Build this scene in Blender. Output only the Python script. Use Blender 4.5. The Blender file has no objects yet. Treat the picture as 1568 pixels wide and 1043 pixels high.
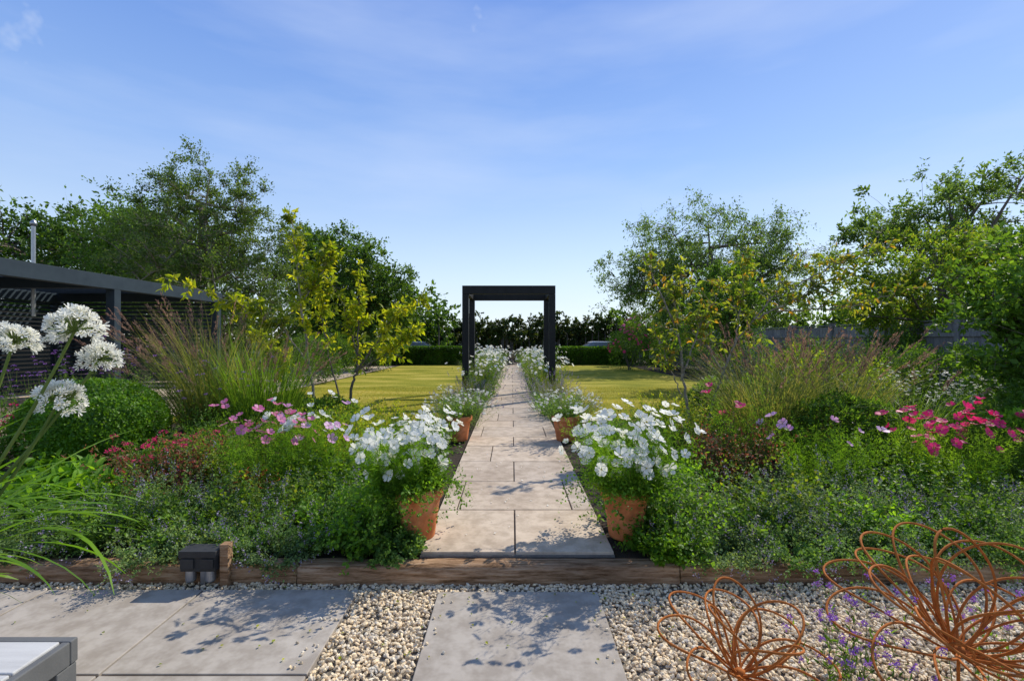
import bpy, math, random
import numpy as np
rng=np.random.default_rng(11)
random.seed(5)
D2R=math.radians
GZ=0.12   # garden level above the patio

# ---------------------------------------------------------------- mesh tools
def norm(a):
    return a/np.maximum(np.linalg.norm(a,axis=-1,keepdims=True),1e-9)
class MB:
    def __init__(s): s.v=[];s.f=[];s.n=0
    def add(s,v,f,m=0):
        v=np.asarray(v,float).reshape(-1,3); f=np.asarray(f,int)
        s.v.append(v); s.f.append((f+s.n,m)); s.n+=len(v)
    def build(s,name,mats,smooth=False,bevel=0):
        V=np.concatenate(s.v).astype(np.float32)
        me=bpy.data.meshes.new(name)
        me.vertices.add(len(V)); me.vertices.foreach_set('co',V.ravel())
        loops=np.concatenate([f.ravel() for f,_ in s.f]).astype(np.int32)
        tot=np.concatenate([np.full(len(f),f.shape[1]) for f,_ in s.f])
        mi=np.concatenate([np.full(len(f),m) for f,m in s.f]).astype(np.int32)
        st=np.concatenate([[0],np.cumsum(tot)[:-1]]).astype(np.int32)
        me.loops.add(len(loops)); me.loops.foreach_set('vertex_index',loops)
        me.polygons.add(len(tot)); me.polygons.foreach_set('loop_start',st)
        me.polygons.foreach_set('material_index',mi)
        me.polygons.foreach_set('use_smooth',np.full(len(tot),bool(smooth)))
        for m in mats: me.materials.append(m)
        me.update(calc_edges=True)
        ob=bpy.data.objects.new(name,me); bpy.context.scene.collection.objects.link(ob)
        if bevel:
            b=ob.modifiers.new('bevel','BEVEL'); b.width=bevel; b.segments=2; b.limit_method='ANGLE'
        return ob
BOXF=np.array([[0,3,2,1],[4,5,6,7],[0,1,5,4],[1,2,6,5],[2,3,7,6],[3,0,4,7]])
def box(mb,x0,x1,y0,y1,z0,z1,m=0):
    mb.add([[x0,y0,z0],[x1,y0,z0],[x1,y1,z0],[x0,y1,z0],[x0,y0,z1],[x1,y0,z1],[x1,y1,z1],[x0,y1,z1]],BOXF,m)
def frames(D,N=None):
    D=norm(D)
    if N is None: N=rng.normal(size=D.shape)
    Y=norm(np.cross(N,D)); Z=np.cross(D,Y)
    return np.stack([D,Y,Z],axis=2)
def inst(mb,tv,tfs,P,R,S):
    n=len(P)
    if n==0: return
    k=len(tv); S=np.asarray(S,float)
    if S.ndim==1: V=np.einsum('nij,kj->nki',R,tv)*S[:,None,None]
    else: V=np.einsum('nij,nkj->nki',R,tv[None]*S[:,None,:])
    V=V+P[:,None]
    b=mb.n; mb.v.append(V.reshape(-1,3)); mb.n+=n*k
    for f,m in tfs:
        F=(f[None]+(np.arange(n)*k)[:,None,None]).reshape(-1,f.shape[1])+b
        mb.f.append((F,m))
def leaf4(w=.45,h=.06,m=0):
    return np.array([[0,0,0],[.45,w/2,h],[1,0,-.05],[.45,-w/2,h]]),[(np.array([[0,1,2],[0,2,3]]),m)]
def leaf6(w=.5,m=0):
    v=np.array([[0,0,0],[.3,w*.5,.07],[.7,w*.38,.03],[1,0,-.12],[.7,-w*.38,.03],[.3,-w*.5,.07],[.3,0,0],[.7,0,-.04]])
    return v,[(np.array([[6,7,2,1],[6,5,4,7]]),m),(np.array([[0,6,1],[0,5,6],[7,3,2],[7,4,3]]),m)]
def flower(p=6,w=.55,m=0,mc=1,cup=.25):
    vs=[];f=[]
    for i in range(p):
        a=2*math.pi*i/p; c,s=math.cos(a),math.sin(a)
        for r,o,x in ((.06,0,0),(.5,w*.4,cup*.45),(.85,w*.5,cup*.75),(1,w*.16,cup*.8+.08*(i%2)),(.93,-w*.02,cup*.78),(.98,-w*.25,cup*.8),(.8,-w*.5,cup*.7),(.5,-w*.4,cup*.4)):
            vs.append([x+.045*(i%2)*r,r*c-o*s,r*s+o*c])
        b=i*8; f.append([b+j for j in range(8)])
    b=len(vs)
    for i in range(6):
        a=math.pi*i/3; vs.append([.06,.13*math.cos(a),.13*math.sin(a)])
    vs.append([.16,0,0])
    g=[[b+i,b+(i+1)%6,b+6] for i in range(6)]
    return np.array(vs),[(np.array(f),m),(np.array(g),mc)]
def tube(mb,pts,rad,sides=6,m=0,closed=False):
    pts=np.asarray(pts,float); k=len(pts)
    if closed: T=np.roll(pts,-1,0)-np.roll(pts,1,0)
    else: T=np.gradient(pts,axis=0)
    T=norm(T); ref=np.array([.31,.23,.92]) if abs(T[:,2]).mean()<.7 else np.array([.9,.3,.1])
    A=norm(np.cross(T,ref)); B=np.cross(T,A)
    a=np.arange(sides)*2*np.pi/sides
    rad=np.broadcast_to(np.asarray(rad,float),(k,))
    V=pts[:,None]+rad[:,None,None]*(np.cos(a)[None,:,None]*A[:,None]+np.sin(a)[None,:,None]*B[:,None])
    kk=k if closed else k-1
    i=np.arange(kk)[:,None]; j=np.arange(sides)[None]
    i2=(i+1)%k; j2=(j+1)%sides
    F=np.stack([i*sides+j,i*sides+j2,i2*sides+j2,i2*sides+j],-1).reshape(-1,4)
    mb.add(V.reshape(-1,3),F,m)
def curve3(a,b,c,n=8):
    t=np.linspace(0,1,n)[:,None]
    return (1-t)**2*a+2*t*(1-t)*b+t*t*c
def stems(mb,B,az,lean,L,w,droop,seg=5,m=0,add=True,prof=.6):
    n=len(B); t=np.linspace(0,1,seg+1)
    tm=(t[1:]+t[:-1])/2
    ang=lean[:,None]+droop[:,None]*tm[None]**1.4
    ds=(L/seg)[:,None]
    hh=np.concatenate([np.zeros((n,1)),np.cumsum(np.sin(ang)*ds,1)],1)
    zz=np.concatenate([np.zeros((n,1)),np.cumsum(np.cos(ang)*ds,1)],1)
    azw=az[:,None]+rng.normal(0,.12,(n,1))*t[None]*2
    P=np.stack([B[:,0:1]+hh*np.cos(azw),B[:,1:2]+hh*np.sin(azw),B[:,2:3]+zz],-1)
    if add:
        tw=az+np.pi/2+rng.normal(0,.7,n)
        W=np.stack([np.cos(tw),np.sin(tw),rng.normal(0,.2,n)],-1)[:,None]*(w[:,None]*np.maximum((1-t)[None]**prof,.08))[...,None]/2
        V=np.stack([P-W,P+W],2).reshape(-1,3)
        i=(np.arange(n)*(seg+1)*2)[:,None]+(np.arange(seg)*2)[None]
        F=np.stack([i,i+1,i+3,i+2],-1).reshape(-1,4)
        mb.add(V,F,m)
    return P
def along(P,idx,t):
    seg=P.shape[1]-1; x=np.clip(t,0,.9999)*seg; i=x.astype(int); f=(x-i)[:,None]
    a=P[idx,i]; b=P[idx,i+1]
    return a*(1-f)+b*f, norm(b-a)
def U(a,b,n): return rng.uniform(a,b,n)
def rdir(n): return norm(rng.normal(size=(n,3)))

# ---------------------------------------------------------------- materials
def newmat(name):
    m=bpy.data.materials.new(name); m.use_nodes=True
    nt=m.node_tree; bs=nt.nodes['Principled BSDF']
    return m,nt,bs
def ramp(nt,cols,interp='LINEAR',pos=None):
    r=nt.nodes.new('ShaderNodeValToRGB'); e=r.color_ramp; e.interpolation=interp
    while len(e.elements)<len(cols): e.elements.new(.5)
    for i,c in enumerate(cols):
        e.elements[i].position=(pos[i] if pos else i/max(1,len(cols)-1)); e.elements[i].color=(*c,1)
    return r
def noise(nt,scale,detail=4,vec=None,rough=.55):
    n=nt.nodes.new('ShaderNodeTexNoise'); n.inputs['Scale'].default_value=scale; n.inputs['Detail'].default_value=detail
    n.inputs['Roughness'].default_value=rough
    if vec is not None: nt.links.new(vec,n.inputs['Vector'])
    return n
def coords(nt,scale=(1,1,1)):
    g=nt.nodes.new('ShaderNodeNewGeometry'); mp=nt.nodes.new('ShaderNodeMapping'); mp.inputs['Scale'].default_value=scale
    nt.links.new(g.outputs['Position'],mp.inputs['Vector']); return mp.outputs['Vector']
def mul(nt,a,b,fac=1.0,mode='MULTIPLY'):
    x=nt.nodes.new('ShaderNodeMix'); x.data_type='RGBA'; x.blend_type=mode
    if isinstance(fac,float): x.inputs[0].default_value=fac
    else: nt.links.new(fac,x.inputs[0])
    for s,i in ((a,6),(b,7)):
        if isinstance(s,tuple): x.inputs[i].default_value=(*s,1)
        else: nt.links.new(s,x.inputs[i])
    return x.outputs[2]
def leafmat(name,cols,tr=.38,rough=.5,vs=1.6,spec=.3,boost=(1.8,1.6,.7),gain=1.5):
    m,nt,bs=newmat(name)
    cols=[tuple(min(.92,x*gain) for x in c) for c in cols]
    if gain>1: tr+=.08
    g=nt.nodes.new('ShaderNodeNewGeometry'); r=ramp(nt,cols)
    nt.links.new(g.outputs['Random Per Island'],r.inputs[0])
    c=r.outputs[0]
    if gain!=1:
        n=noise(nt,vs,1,g.outputs['Position']); r2=ramp(nt,[(.55,.62,.55),(1.35,1.3,1.05)],pos=[.32,.68]); nt.links.new(n.outputs[0],r2.inputs[0])
        c=mul(nt,c,r2.outputs[0])
    nt.links.new(c,bs.inputs['Base Color']); bs.inputs['Roughness'].default_value=rough; bs.inputs['Specular IOR Level'].default_value=spec
    t=nt.nodes.new('ShaderNodeBsdfTranslucent'); nt.links.new(mul(nt,c,boost),t.inputs[0])
    mx=nt.nodes.new('ShaderNodeMixShader'); mx.inputs[0].default_value=tr
    nt.links.new(bs.outputs[0],mx.inputs[1]); nt.links.new(t.outputs[0],mx.inputs[2])
    nt.links.new(mx.outputs[0],nt.nodes['Material Output'].inputs[0])
    return m
def surf(name,cols,scale=3,rough=.8,bump=.3,bscale=None,stretch=(1,1,1),dist=.01,island=None,detail=5,metal=0,pos=None,spec=.3,speck=0):
    m,nt,bs=newmat(name); v=coords(nt,stretch)
    n=noise(nt,scale,detail,v,.6); r=ramp(nt,cols,pos=pos or [.25+.5*i/max(1,len(cols)-1) for i in range(len(cols))])
    nt.links.new(n.outputs[0],r.inputs[0]); c=r.outputs[0]
    if island:
        g=nt.nodes.new('ShaderNodeNewGeometry'); r2=ramp(nt,island); nt.links.new(g.outputs['Random Per Island'],r2.inputs[0]); c=mul(nt,c,r2.outputs[0])
    if speck:
        n3=noise(nt,speck,3,v,.7); r3=ramp(nt,[(.82,.8,.78),(1.08,1.08,1.08)],pos=[.38,.6]); nt.links.new(n3.outputs[0],r3.inputs[0]); c=mul(nt,c,r3.outputs[0])
    nt.links.new(c,bs.inputs['Base Color']); bs.inputs['Roughness'].default_value=rough; bs.inputs['Metallic'].default_value=metal
    bs.inputs['Specular IOR Level'].default_value=spec
    if bump:
        n2=noise(nt,bscale or scale*6,4,v,.65); b=nt.nodes.new('ShaderNodeBump'); b.inputs['Strength'].default_value=bump; b.inputs['Distance'].default_value=dist
        nt.links.new(n2.outputs[0],b.inputs['Height']); nt.links.new(b.outputs[0],bs.inputs['Normal'])
    return m
M={}
M['dark']=leafmat('leaf_dark',[(.03,.06,.010),(.045,.095,.014),(.07,.13,.018)],.34,gain=1.65)
M['mid']=leafmat('leaf_mid',[(.035,.075,.011),(.06,.125,.015),(.095,.175,.024)],.4,gain=1.55)
M['ash']=leafmat('leaf_ash',[(.045,.085,.02),(.07,.125,.03),(.10,.16,.045)],.42,gain=1.6)
M['birch']=leafmat('leaf_birch',[(.04,.075,.018),(.065,.115,.025),(.10,.15,.035)],.38,gain=1.6)
M['bright']=leafmat('leaf_bright',[(.06,.14,.012),(.09,.2,.016),(.14,.26,.025)],.45,gain=1.35)
M['feather']=leafmat('leaf_feathery',[(.08,.17,.015),(.12,.25,.022),(.18,.32,.04)],.5,gain=1.25)
M['yellow']=leafmat('leaf_yellow',[(.10,.16,.012),(.17,.23,.016),(.26,.3,.02),(.30,.3,.025)],.5,gain=1.3)
M['yellowgreen']=leafmat('leaf_yellowgreen',[(.05,.10,.012),(.08,.15,.016),(.12,.19,.02),(.17,.19,.025)],.45,gain=1.45)
M['sapling']=leafmat('leaf_sapling',[(.06,.12,.012),(.10,.17,.016),(.14,.2,.025),(.17,.21,.03),(.18,.21,.03),(.18,.21,.03),(.34,.17,.03)],.48,gain=1.35)
M['sage']=leafmat('leaf_sage',[(.06,.105,.045),(.10,.16,.065),(.16,.23,.10)],.33,rough=.7,gain=1.45,vs=2.5)
M['mint']=leafmat('leaf_mint',[(.05,.11,.03),(.08,.16,.035),(.13,.22,.06)],.36,rough=.65,gain=1.4,vs=2.5)
M['box']=leafmat('leaf_box',[(.03,.075,.006),(.045,.11,.009),(.08,.16,.014)],.3,rough=.45)
M['boxball']=leafmat('leaf_boxball',[(.045,.11,.008),(.065,.15,.010),(.11,.21,.016)],.3,rough=.4,gain=1.4,vs=3)
M['hedge']=leafmat('leaf_hedge',[(.025,.045,.010),(.04,.07,.014),(.055,.055,.02)],.25)
M['red']=leafmat('leaf_red',[(.14,.035,.03),(.24,.06,.05),(.07,.12,.025),(.09,.13,.03),(.32,.11,.085)],.4,boost=(1.5,1.1,1),gain=1.2)
M['straw']=leafmat('grass_straw',[(.08,.12,.03),(.13,.16,.045),(.19,.18,.085),(.05,.105,.02)],.4,rough=.6,gain=1.25)
M['grass']=leafmat('grass_green',[(.05,.11,.016),(.08,.165,.02),(.13,.21,.03)],.42,gain=1.25)
M['plume']=leafmat('grass_plume',[(.16,.09,.09),(.24,.14,.12),(.3,.2,.16)],.3,rough=.8,boost=(1.3,1.2,1.2),gain=1.15)
M['lawnblade']=leafmat('lawn_blade',[(.14,.145,.018),(.21,.2,.028),(.32,.27,.06)],.38,rough=.7,vs=.5,gain=1.35)
M['white']=leafmat('petal_white',[(.86,.84,.75),(.92,.91,.85)],.45,rough=.5,boost=(1,1,.94),vs=.2,gain=1)
M['pink']=leafmat('petal_pink',[(.6,.12,.3),(.75,.3,.48)],.35,boost=(1.2,1,1.1),vs=.3,gain=1)
M['magenta']=leafmat('petal_magenta',[(.6,.015,.12),(.8,.05,.22)],.35,boost=(1.2,1,1.1),vs=.3,gain=1)
M['palepink']=leafmat('petal_palepink',[(.62,.3,.55),(.75,.45,.66)],.35,boost=(1.1,1,1.1),vs=.3,gain=1)
M['lilac']=leafmat('petal_lilac',[(.22,.17,.29),(.33,.27,.41),(.42,.37,.47)],.3,boost=(1.1,1,1.1),vs=.3,gain=1)
M['purple']=leafmat('petal_purple',[(.28,.09,.42),(.42,.2,.6)],.3,boost=(1.1,1,1.2),vs=.3,gain=1)
M['centre']=surf('flower_centre',[(.5,.38,.03),(.35,.35,.04)],40,.8,0,detail=0)
M['stem']=surf('stem_green',[(.08,.13,.02),(.12,.17,.03)],8,.7,0,detail=0)
M['bark']=surf('bark_grey',[(.08,.065,.05),(.2,.17,.13)],6,.9,.6,stretch=(3,3,.6),dist=.03,detail=2)
M['barkpale']=surf('bark_pale',[(.15,.12,.085),(.34,.3,.24)],9,.85,.5,stretch=(1,1,3),dist=.01,detail=2)
M['slab']=surf('sandstone_paving',[(.38,.30,.225),(.50,.41,.315),(.57,.48,.38)],1.7,.85,.25,60,dist=.004,island=[(.84,.84,.85),(1.05,1.02,.98)],speck=9,spec=.2)
M['slabg']=surf('grey_porcelain_paving',[(.34,.295,.24),(.385,.34,.285),(.43,.385,.325)],1.5,.85,.2,70,dist=.003,island=[(.93,.93,.94),(1.03,1.03,1.02)],speck=8,spec=.15)
M['gravel']=surf('gravel_stone',[(.74,.64,.5),(.92,.82,.67)],30,.8,0,120,dist=.002,island=[(.5,.46,.4),(.92,.8,.62),(1.0,.9,.7),(.74,.7,.64),(1.0,.98,.9)],detail=1)
M['gravelbed']=surf('gravel_bed',[(.10,.085,.06),(.34,.29,.22)],70,.95,1,90,dist=.01)
M['soil']=surf('bed_soil',[(.02,.014,.009),(.06,.04,.026)],9,.95,1,30,dist=.03)
M['mortar']=surf('path_joint',[(.14,.12,.10),(.22,.19,.16)],20,.9,.5)
M['dgrey']=surf('charcoal_paint',[(.012,.013,.013),(.022,.022,.022)],8,.6,.12,40,stretch=(1,1,.3),dist=.002,spec=.2)
M['slate']=surf('slate_blue_paint',[(.02,.032,.044),(.034,.05,.064)],4,.6,.05,30,dist=.002,spec=.15)
M['fence']=surf('fence_wood',[(.16,.155,.15),(.26,.25,.24),(.33,.315,.3)],5,.85,.4,30,stretch=(4,4,.5),dist=.004,island=[(.75,.75,.78),(1.1,1.08,1.05)])
M['terra']=surf('terracotta',[(.48,.15,.05),(.62,.22,.085),(.68,.31,.17)],5,.8,.25,60,dist=.003,speck=14,spec=.15)
M['rust']=surf('rusty_wire',[(.26,.07,.012),(.52,.17,.035)],30,.8,.4,150,dist=.001,spec=.15)
M['tablewood']=surf('weathered_table_wood',[(.42,.41,.39),(.55,.54,.51)],8,.8,.3,60,stretch=(.4,4,4),dist=.002,spec=.15)
M['tableframe']=surf('grey_table_frame',[(.11,.11,.105),(.15,.15,.145)],8,.6,.1,spec=.2)
M['plastic']=surf('black_plastic',[(.03,.03,.03),(.05,.05,.05)],10,.55,.05,spec=.2)
M['steel']=surf('galvanised_steel',[(.3,.31,.33),(.42,.43,.45)],10,.35,.05,metal=.8)
M['cushion']=surf('grey_fabric',[(.25,.25,.26),(.33,.33,.34)],20,.9,.3)
M['whitepaint']=surf('white_car_paint',[(.6,.61,.63),(.66,.67,.69)],2,.2,0)
M['glass']=surf('car_glass',[(.2,.22,.24),(.25,.27,.3)],2,.05,0,spec=1)
M['rubber']=surf('tyre',[(.015,.015,.015),(.03,.03,.03)],9,.9,.1)
def sleeper_mat():
    m,nt,bs=newmat('oak_sleeper'); v=coords(nt,(.9,9,9))
    n=noise(nt,5,8,v,.7); r=ramp(nt,[(.05,.028,.015),(.2,.12,.065),(.38,.255,.16),(.46,.37,.27)],pos=[.3,.42,.55,.7]); nt.links.new(n.outputs[0],r.inputs[0])
    n2=noise(nt,1.3,3,coords(nt)); r2=ramp(nt,[(.6,.55,.5),(1.25,1.15,1.05)],pos=[.35,.65]); nt.links.new(n2.outputs[0],r2.inputs[0])
    nt.links.new(mul(nt,r.outputs[0],r2.outputs[0]),bs.inputs['Base Color']); bs.inputs['Roughness'].default_value=.9; bs.inputs['Specular IOR Level'].default_value=.15
    b=nt.nodes.new('ShaderNodeBump'); b.inputs['Strength'].default_value=.9; b.inputs['Distance'].default_value=.012
    nt.links.new(n.outputs[0],b.inputs['Height']); nt.links.new(b.outputs[0],bs.inputs['Normal']); return m
M['sleeper']=sleeper_mat()
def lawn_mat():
    m,nt,bs=newmat('lawn_turf'); v=coords(nt,(.5,1.3,1))  # dry patches; the sideways stretch also paints in tree-shadow streaks
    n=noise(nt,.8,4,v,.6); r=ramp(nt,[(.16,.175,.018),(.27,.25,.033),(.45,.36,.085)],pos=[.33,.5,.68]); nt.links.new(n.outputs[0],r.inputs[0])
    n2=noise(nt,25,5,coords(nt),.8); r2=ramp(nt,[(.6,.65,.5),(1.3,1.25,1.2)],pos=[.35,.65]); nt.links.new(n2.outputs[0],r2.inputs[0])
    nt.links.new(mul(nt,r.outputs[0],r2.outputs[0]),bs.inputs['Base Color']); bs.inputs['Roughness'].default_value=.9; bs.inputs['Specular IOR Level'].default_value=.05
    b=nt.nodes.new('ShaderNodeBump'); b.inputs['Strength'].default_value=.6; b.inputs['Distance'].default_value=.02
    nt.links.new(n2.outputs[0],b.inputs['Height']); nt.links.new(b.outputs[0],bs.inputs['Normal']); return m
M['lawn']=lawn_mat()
M['field']=surf('rough_grass',[(.04,.06,.015),(.09,.11,.03)],.6,.95,.8,8,dist=.05)

# ---------------------------------------------------------------- ground
mb=MB()
ys=[-60,3.06,3.07,33,400]; zs=[0,0,GZ-.01,GZ-.01,GZ-.01]
V=[]
for y,z in zip(ys,zs): V+=[[-400,y,z],[400,y,z]]
mb.add(V,[[0,1,3,2]],0); mb.f.append((np.array([[2,3,5,4],[4,5,7,6]]),1)); mb.f.append((np.array([[6,7,9,8]]),2))
mb.build('ground',[M['gravelbed'],M['soil'],M['field']])
def sheet(name,x0,x1,y0,y1,z,mat):
    mb=MB(); mb.add([[x0,y0,z],[x1,y0,z],[x1,y1,z],[x0,y1,z]],[[0,1,2,3]]); return mb.build(name,[mat])
def lawn(x0,x1,y0,y1,n):
    mb=MB()
    k=24; xs=np.linspace(x0,x1,k); e=.35*np.sin(np.linspace(0,3,k)*1.7+x0)+y0
    V=np.concatenate([np.stack([xs,e,np.full(k,GZ-.002)],1),np.stack([xs,np.full(k,y1),np.full(k,GZ-.002)],1)])
    i=np.arange(k-1); mb.add(V,np.stack([i,i+1,i+k+1,i+k],1),0)
    B=np.stack([U(x0,x1,n),y0+(14.5-y0)*U(0,1,n)**1.5,np.full(n,GZ-.003)],1)
    stems(mb,B,U(0,6.28,n),U(0,.6,n),U(.02,.045,n),U(.004,.008,n),U(0,.8,n),seg=1,m=1)
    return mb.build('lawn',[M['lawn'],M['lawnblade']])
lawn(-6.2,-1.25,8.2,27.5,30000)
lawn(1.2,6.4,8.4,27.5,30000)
sheet('pergola_patio',-13,-6.3,4.5,26,GZ+.002,M['slab'])

# path: paving slabs on a mortar bed
mb=MB(); box(mb,-.6,.67,3.14,28,GZ-.03,GZ+.004,0)
y=3.15; row=0
g=.006
while y<27.5:
    d=.79 if row<3 else random.choice([.6,.8,.9])
    if row%2==0: xs=[-.6,.02,.67]
    else: xs=[-.6,-.45,.49,.67] if row%4==1 else [-.6,-.25,.67]
    for a,b in zip(xs[:-1],xs[1:]): box(mb,a+g,b-g,y+g,y+d-g,GZ-.01,GZ+.022+random.uniform(-.0015,.0015),1)
    y+=d; row+=1
mb.build('garden_path',[M['mortar'],M['slab']],bevel=.003)

# sleeper edging
x=-8.44
for i in range(7):
    L=2.37; mb=MB(); k=60
    xs=np.linspace(x+.006,x+L-.006,k); prof=np.array([[3.01,-.02],[3.0,.03],[3.002,.075],[3.008,.112],[3.02,.121],[3.06,.125],[3.11,.124],[3.13,.118],[3.135,.05],[3.135,-.02]])
    dz=random.uniform(-.008,.006); dy=random.uniform(-.012,.012) if i!=3 else -.02
    P=np.zeros((k,len(prof),3)); P[:,:,0]=xs[:,None]; P[:,:,1]=prof[None,:,0]+dy; P[:,:,2]=prof[None,:,1]+dz
    wob=rng.normal(0,1,(k,len(prof))); wob=(wob+np.roll(wob,1,0)+np.roll(wob,2,0))/3
    P[:,:,1]+=wob*.0045; P[:,:,2]+=np.roll(wob,3,1)*.0035
    m_=len(prof); a=np.arange(k-1)[:,None]; b=np.arange(m_-1)[None]
    mb.add(P.reshape(-1,3),np.stack([a*m_+b,(a+1)*m_+b,(a+1)*m_+b+1,a*m_+b+1],-1).reshape(-1,4))
    mb.f.append((np.array([list(range(m_))[::-1]]),0)); mb.f.append((np.array([[ (k-1)*m_+q for q in range(m_)]]),0))
    mb.build('oak_sleeper',[M['sleeper']],smooth=True); x+=L

# patio slabs
SL=[(-.44,.51,1.75,2.88),(-1.85+.006,-.92,2.17,2.905),(-2.78,-1.85-.006,2.17,2.905),(-3.71,-2.79,2.17,2.905),(-4.64,-3.72,2.17,2.905),
    (-1.85+.006,-.92,1.27,2.158),(-2.78,-1.85-.006,1.27,2.158),(-3.71,-2.79,1.27,2.158),(-.44,.51,.6,1.73)]
for a,b,c,d in SL:
    mb=MB(); box(mb,a,b,c,d,-.02,.026); mb.build('patio_slab',[M['slabg']],bevel=.004)

# gravel
import bmesh
bm=bmesh.new(); bmesh.ops.create_icosphere(bm,subdivisions=1,radius=1)
iv=np.array([v.co[:] for v in bm.verts]); ifc=np.array([[v.index for v in f.verts] for f in bm.faces]); bm.free()
mb=MB()
def ingravel(P):
    ok=np.ones(len(P),bool)
    for a,b,c,d in SL: ok&=~((P[:,0]>a-.006)&(P[:,0]<b+.006)&(P[:,1]>c-.006)&(P[:,1]<d+.006))
    return ok
for q in range(6):
    n=7600; P=np.stack([U(-4.6,4.6,n),U(1.5,3.0,n),U(.002,.02,n)],1); P=P[ingravel(P)]; n=len(P)
    tv=iv*rng.uniform(.72,1.2,iv.shape)
    inst(mb,tv,[(ifc,0)],P,frames(rdir(n)*np.array([1,1,.3])),np.stack([U(.009,.018,n),U(.007,.013,n),U(.006,.010,n)],1))
n=60; P=np.stack([rng.choice([-.42,.49,-.94,-1.0],n)+rng.normal(0,.035,n),U(2.2,2.9,n),np.full(n,.031)],1)
inst(mb,iv*rng.uniform(.75,1.15,iv.shape),[(ifc,0)],P,frames(rdir(n)*np.array([1,1,.2])),np.stack([U(.007,.012,n),U(.006,.01,n),U(.005,.008,n)],1))
mb.build('gravel',[M['gravel']])
# fallen leaves and petals on paving
mb=MB(); n=90; P=np.stack([rng.normal(-.1,1.3,n),U(2.2,2.98,n),np.full(n,.034)],1)
tv,tf=leaf4(.6,.1); inst(mb,tv,tf,P,frames(rdir(n)*[1,1,.1],rdir(n)*.3+[0,0,1]),U(.012,.028,n))
n=50; P=np.stack([rng.normal(0,.35,n),U(3.3,6,n),np.full(n,GZ+.028)],1); P=P[np.abs(P[:,0])<.55]; n=len(P)
tv,tf=leaf4(.7,.1,1); inst(mb,tv,tf,P,frames(rdir(n)*[1,1,.1],rdir(n)*.3+[0,0,1]),U(.015,.03,n))
mb.build('fallen_leaves',[M['yellow'],M['white']])

# ---------------------------------------------------------------- trees
def tree(name,base,th,ells,ncl,cr,nt,nl,ll,lw,mat,bark,tr,nlimb=8,droop=0.,gap=1.3,out=.1,updir=0.,tw=.006):
    mb=MB(); base=np.array(base,float)
    E=np.array(ells,float); w=(E[:,3]*E[:,4]*E[:,5])**.75; w/=w.sum()
    n=int(ncl*2.2); ei=rng.choice(len(E),n,p=w); d=rdir(n); r=U(0,1,n)**.42*(1+rng.normal(0,out,n))
    C=E[ei,:3]+d*r[:,None]*E[ei,3:]
    s=rng.uniform(0,6,3); sc=2.6/np.mean(E[:,3:])
    g=np.sin(C[:,0]*sc*1.6+s[0])+np.sin(C[:,1]*sc*1.4+s[1])+np.sin(C[:,2]*sc*2+s[2])
    C=C[g>-gap][:ncl]; C=C[C[:,2]>base[2]+.3]; n=len(C)
    mid=C.mean(0); top=np.array([base[0]*.4+mid[0]*.6,base[1]*.4+mid[1]*.6,base[2]+th])
    T=curve3(base,base*.5+top*.5+rng.normal(0,.12,3),top,9); tube(mb,T,np.linspace(tr,tr*.4,9),8,1)
    L=[T[4:]]; LR=[np.linspace(tr*.6,tr*.4,5)]
    for i in rng.choice(n,min(n,nlimb),replace=False):
        e=C[i]; j=rng.integers(3,9); a=T[j]; k=a*.5+e*.5; k[2]=a[2]*.35+e[2]*.65
        l=curve3(a,k,e,9); rr=np.linspace(tr*.42,tr*.07,9); tube(mb,l,rr,6,1); L.append(l); LR.append(rr)
    LP=np.concatenate(L); LRR=np.concatenate(LR)
    for i in range(n):
        dd=np.linalg.norm(LP-C[i],axis=1)+np.maximum(0,LP[:,2]-C[i,2])*1.2; j=np.argmin(dd); a=LP[j]; k=(a+C[i])/2; k[2]+=.1*dd[j]
        r0=min(LRR[j]*.6,tr*.16); tube(mb,curve3(a,k,C[i],4),np.linspace(r0,r0*.35,4),4,1)
    N=n*nt; ci=np.repeat(np.arange(n),nt); out_=norm(C-mid)[ci]
    td=norm(rdir(N)+out_*.45+np.array([0,0,updir-droop])); tl=cr*U(.45,1.25,N)*(U(.6,1.3,n)[ci])
    a=C[ci]; b=a+td*tl[:,None]
    wv=norm(np.cross(td,rdir(N)))*tw
    i0=np.arange(N)*3
    mb.add(np.stack([a-wv,a+wv,b],1).reshape(-1,3),np.stack([i0,i0+1,i0+2],1),1)
    K=N*nl; ti=np.repeat(np.arange(N),nl); t=U(.15,1.05,K)
    P=a[ti]+td[ti]*(tl[ti]*t)[:,None]+rng.normal(0,cr*.09,(K,3))
    if droop: P[:,2]-=droop*(t**2)*tl[ti]*.5
    D=norm(td[ti]*.6+rdir(K)*.9+np.array([0,0,-droop]))
    tv,tf=leaf4(lw); inst(mb,tv,tf,P,frames(D),ll*U(.6,1.25,K))
    return mb.build(name,[mat,bark])
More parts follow.
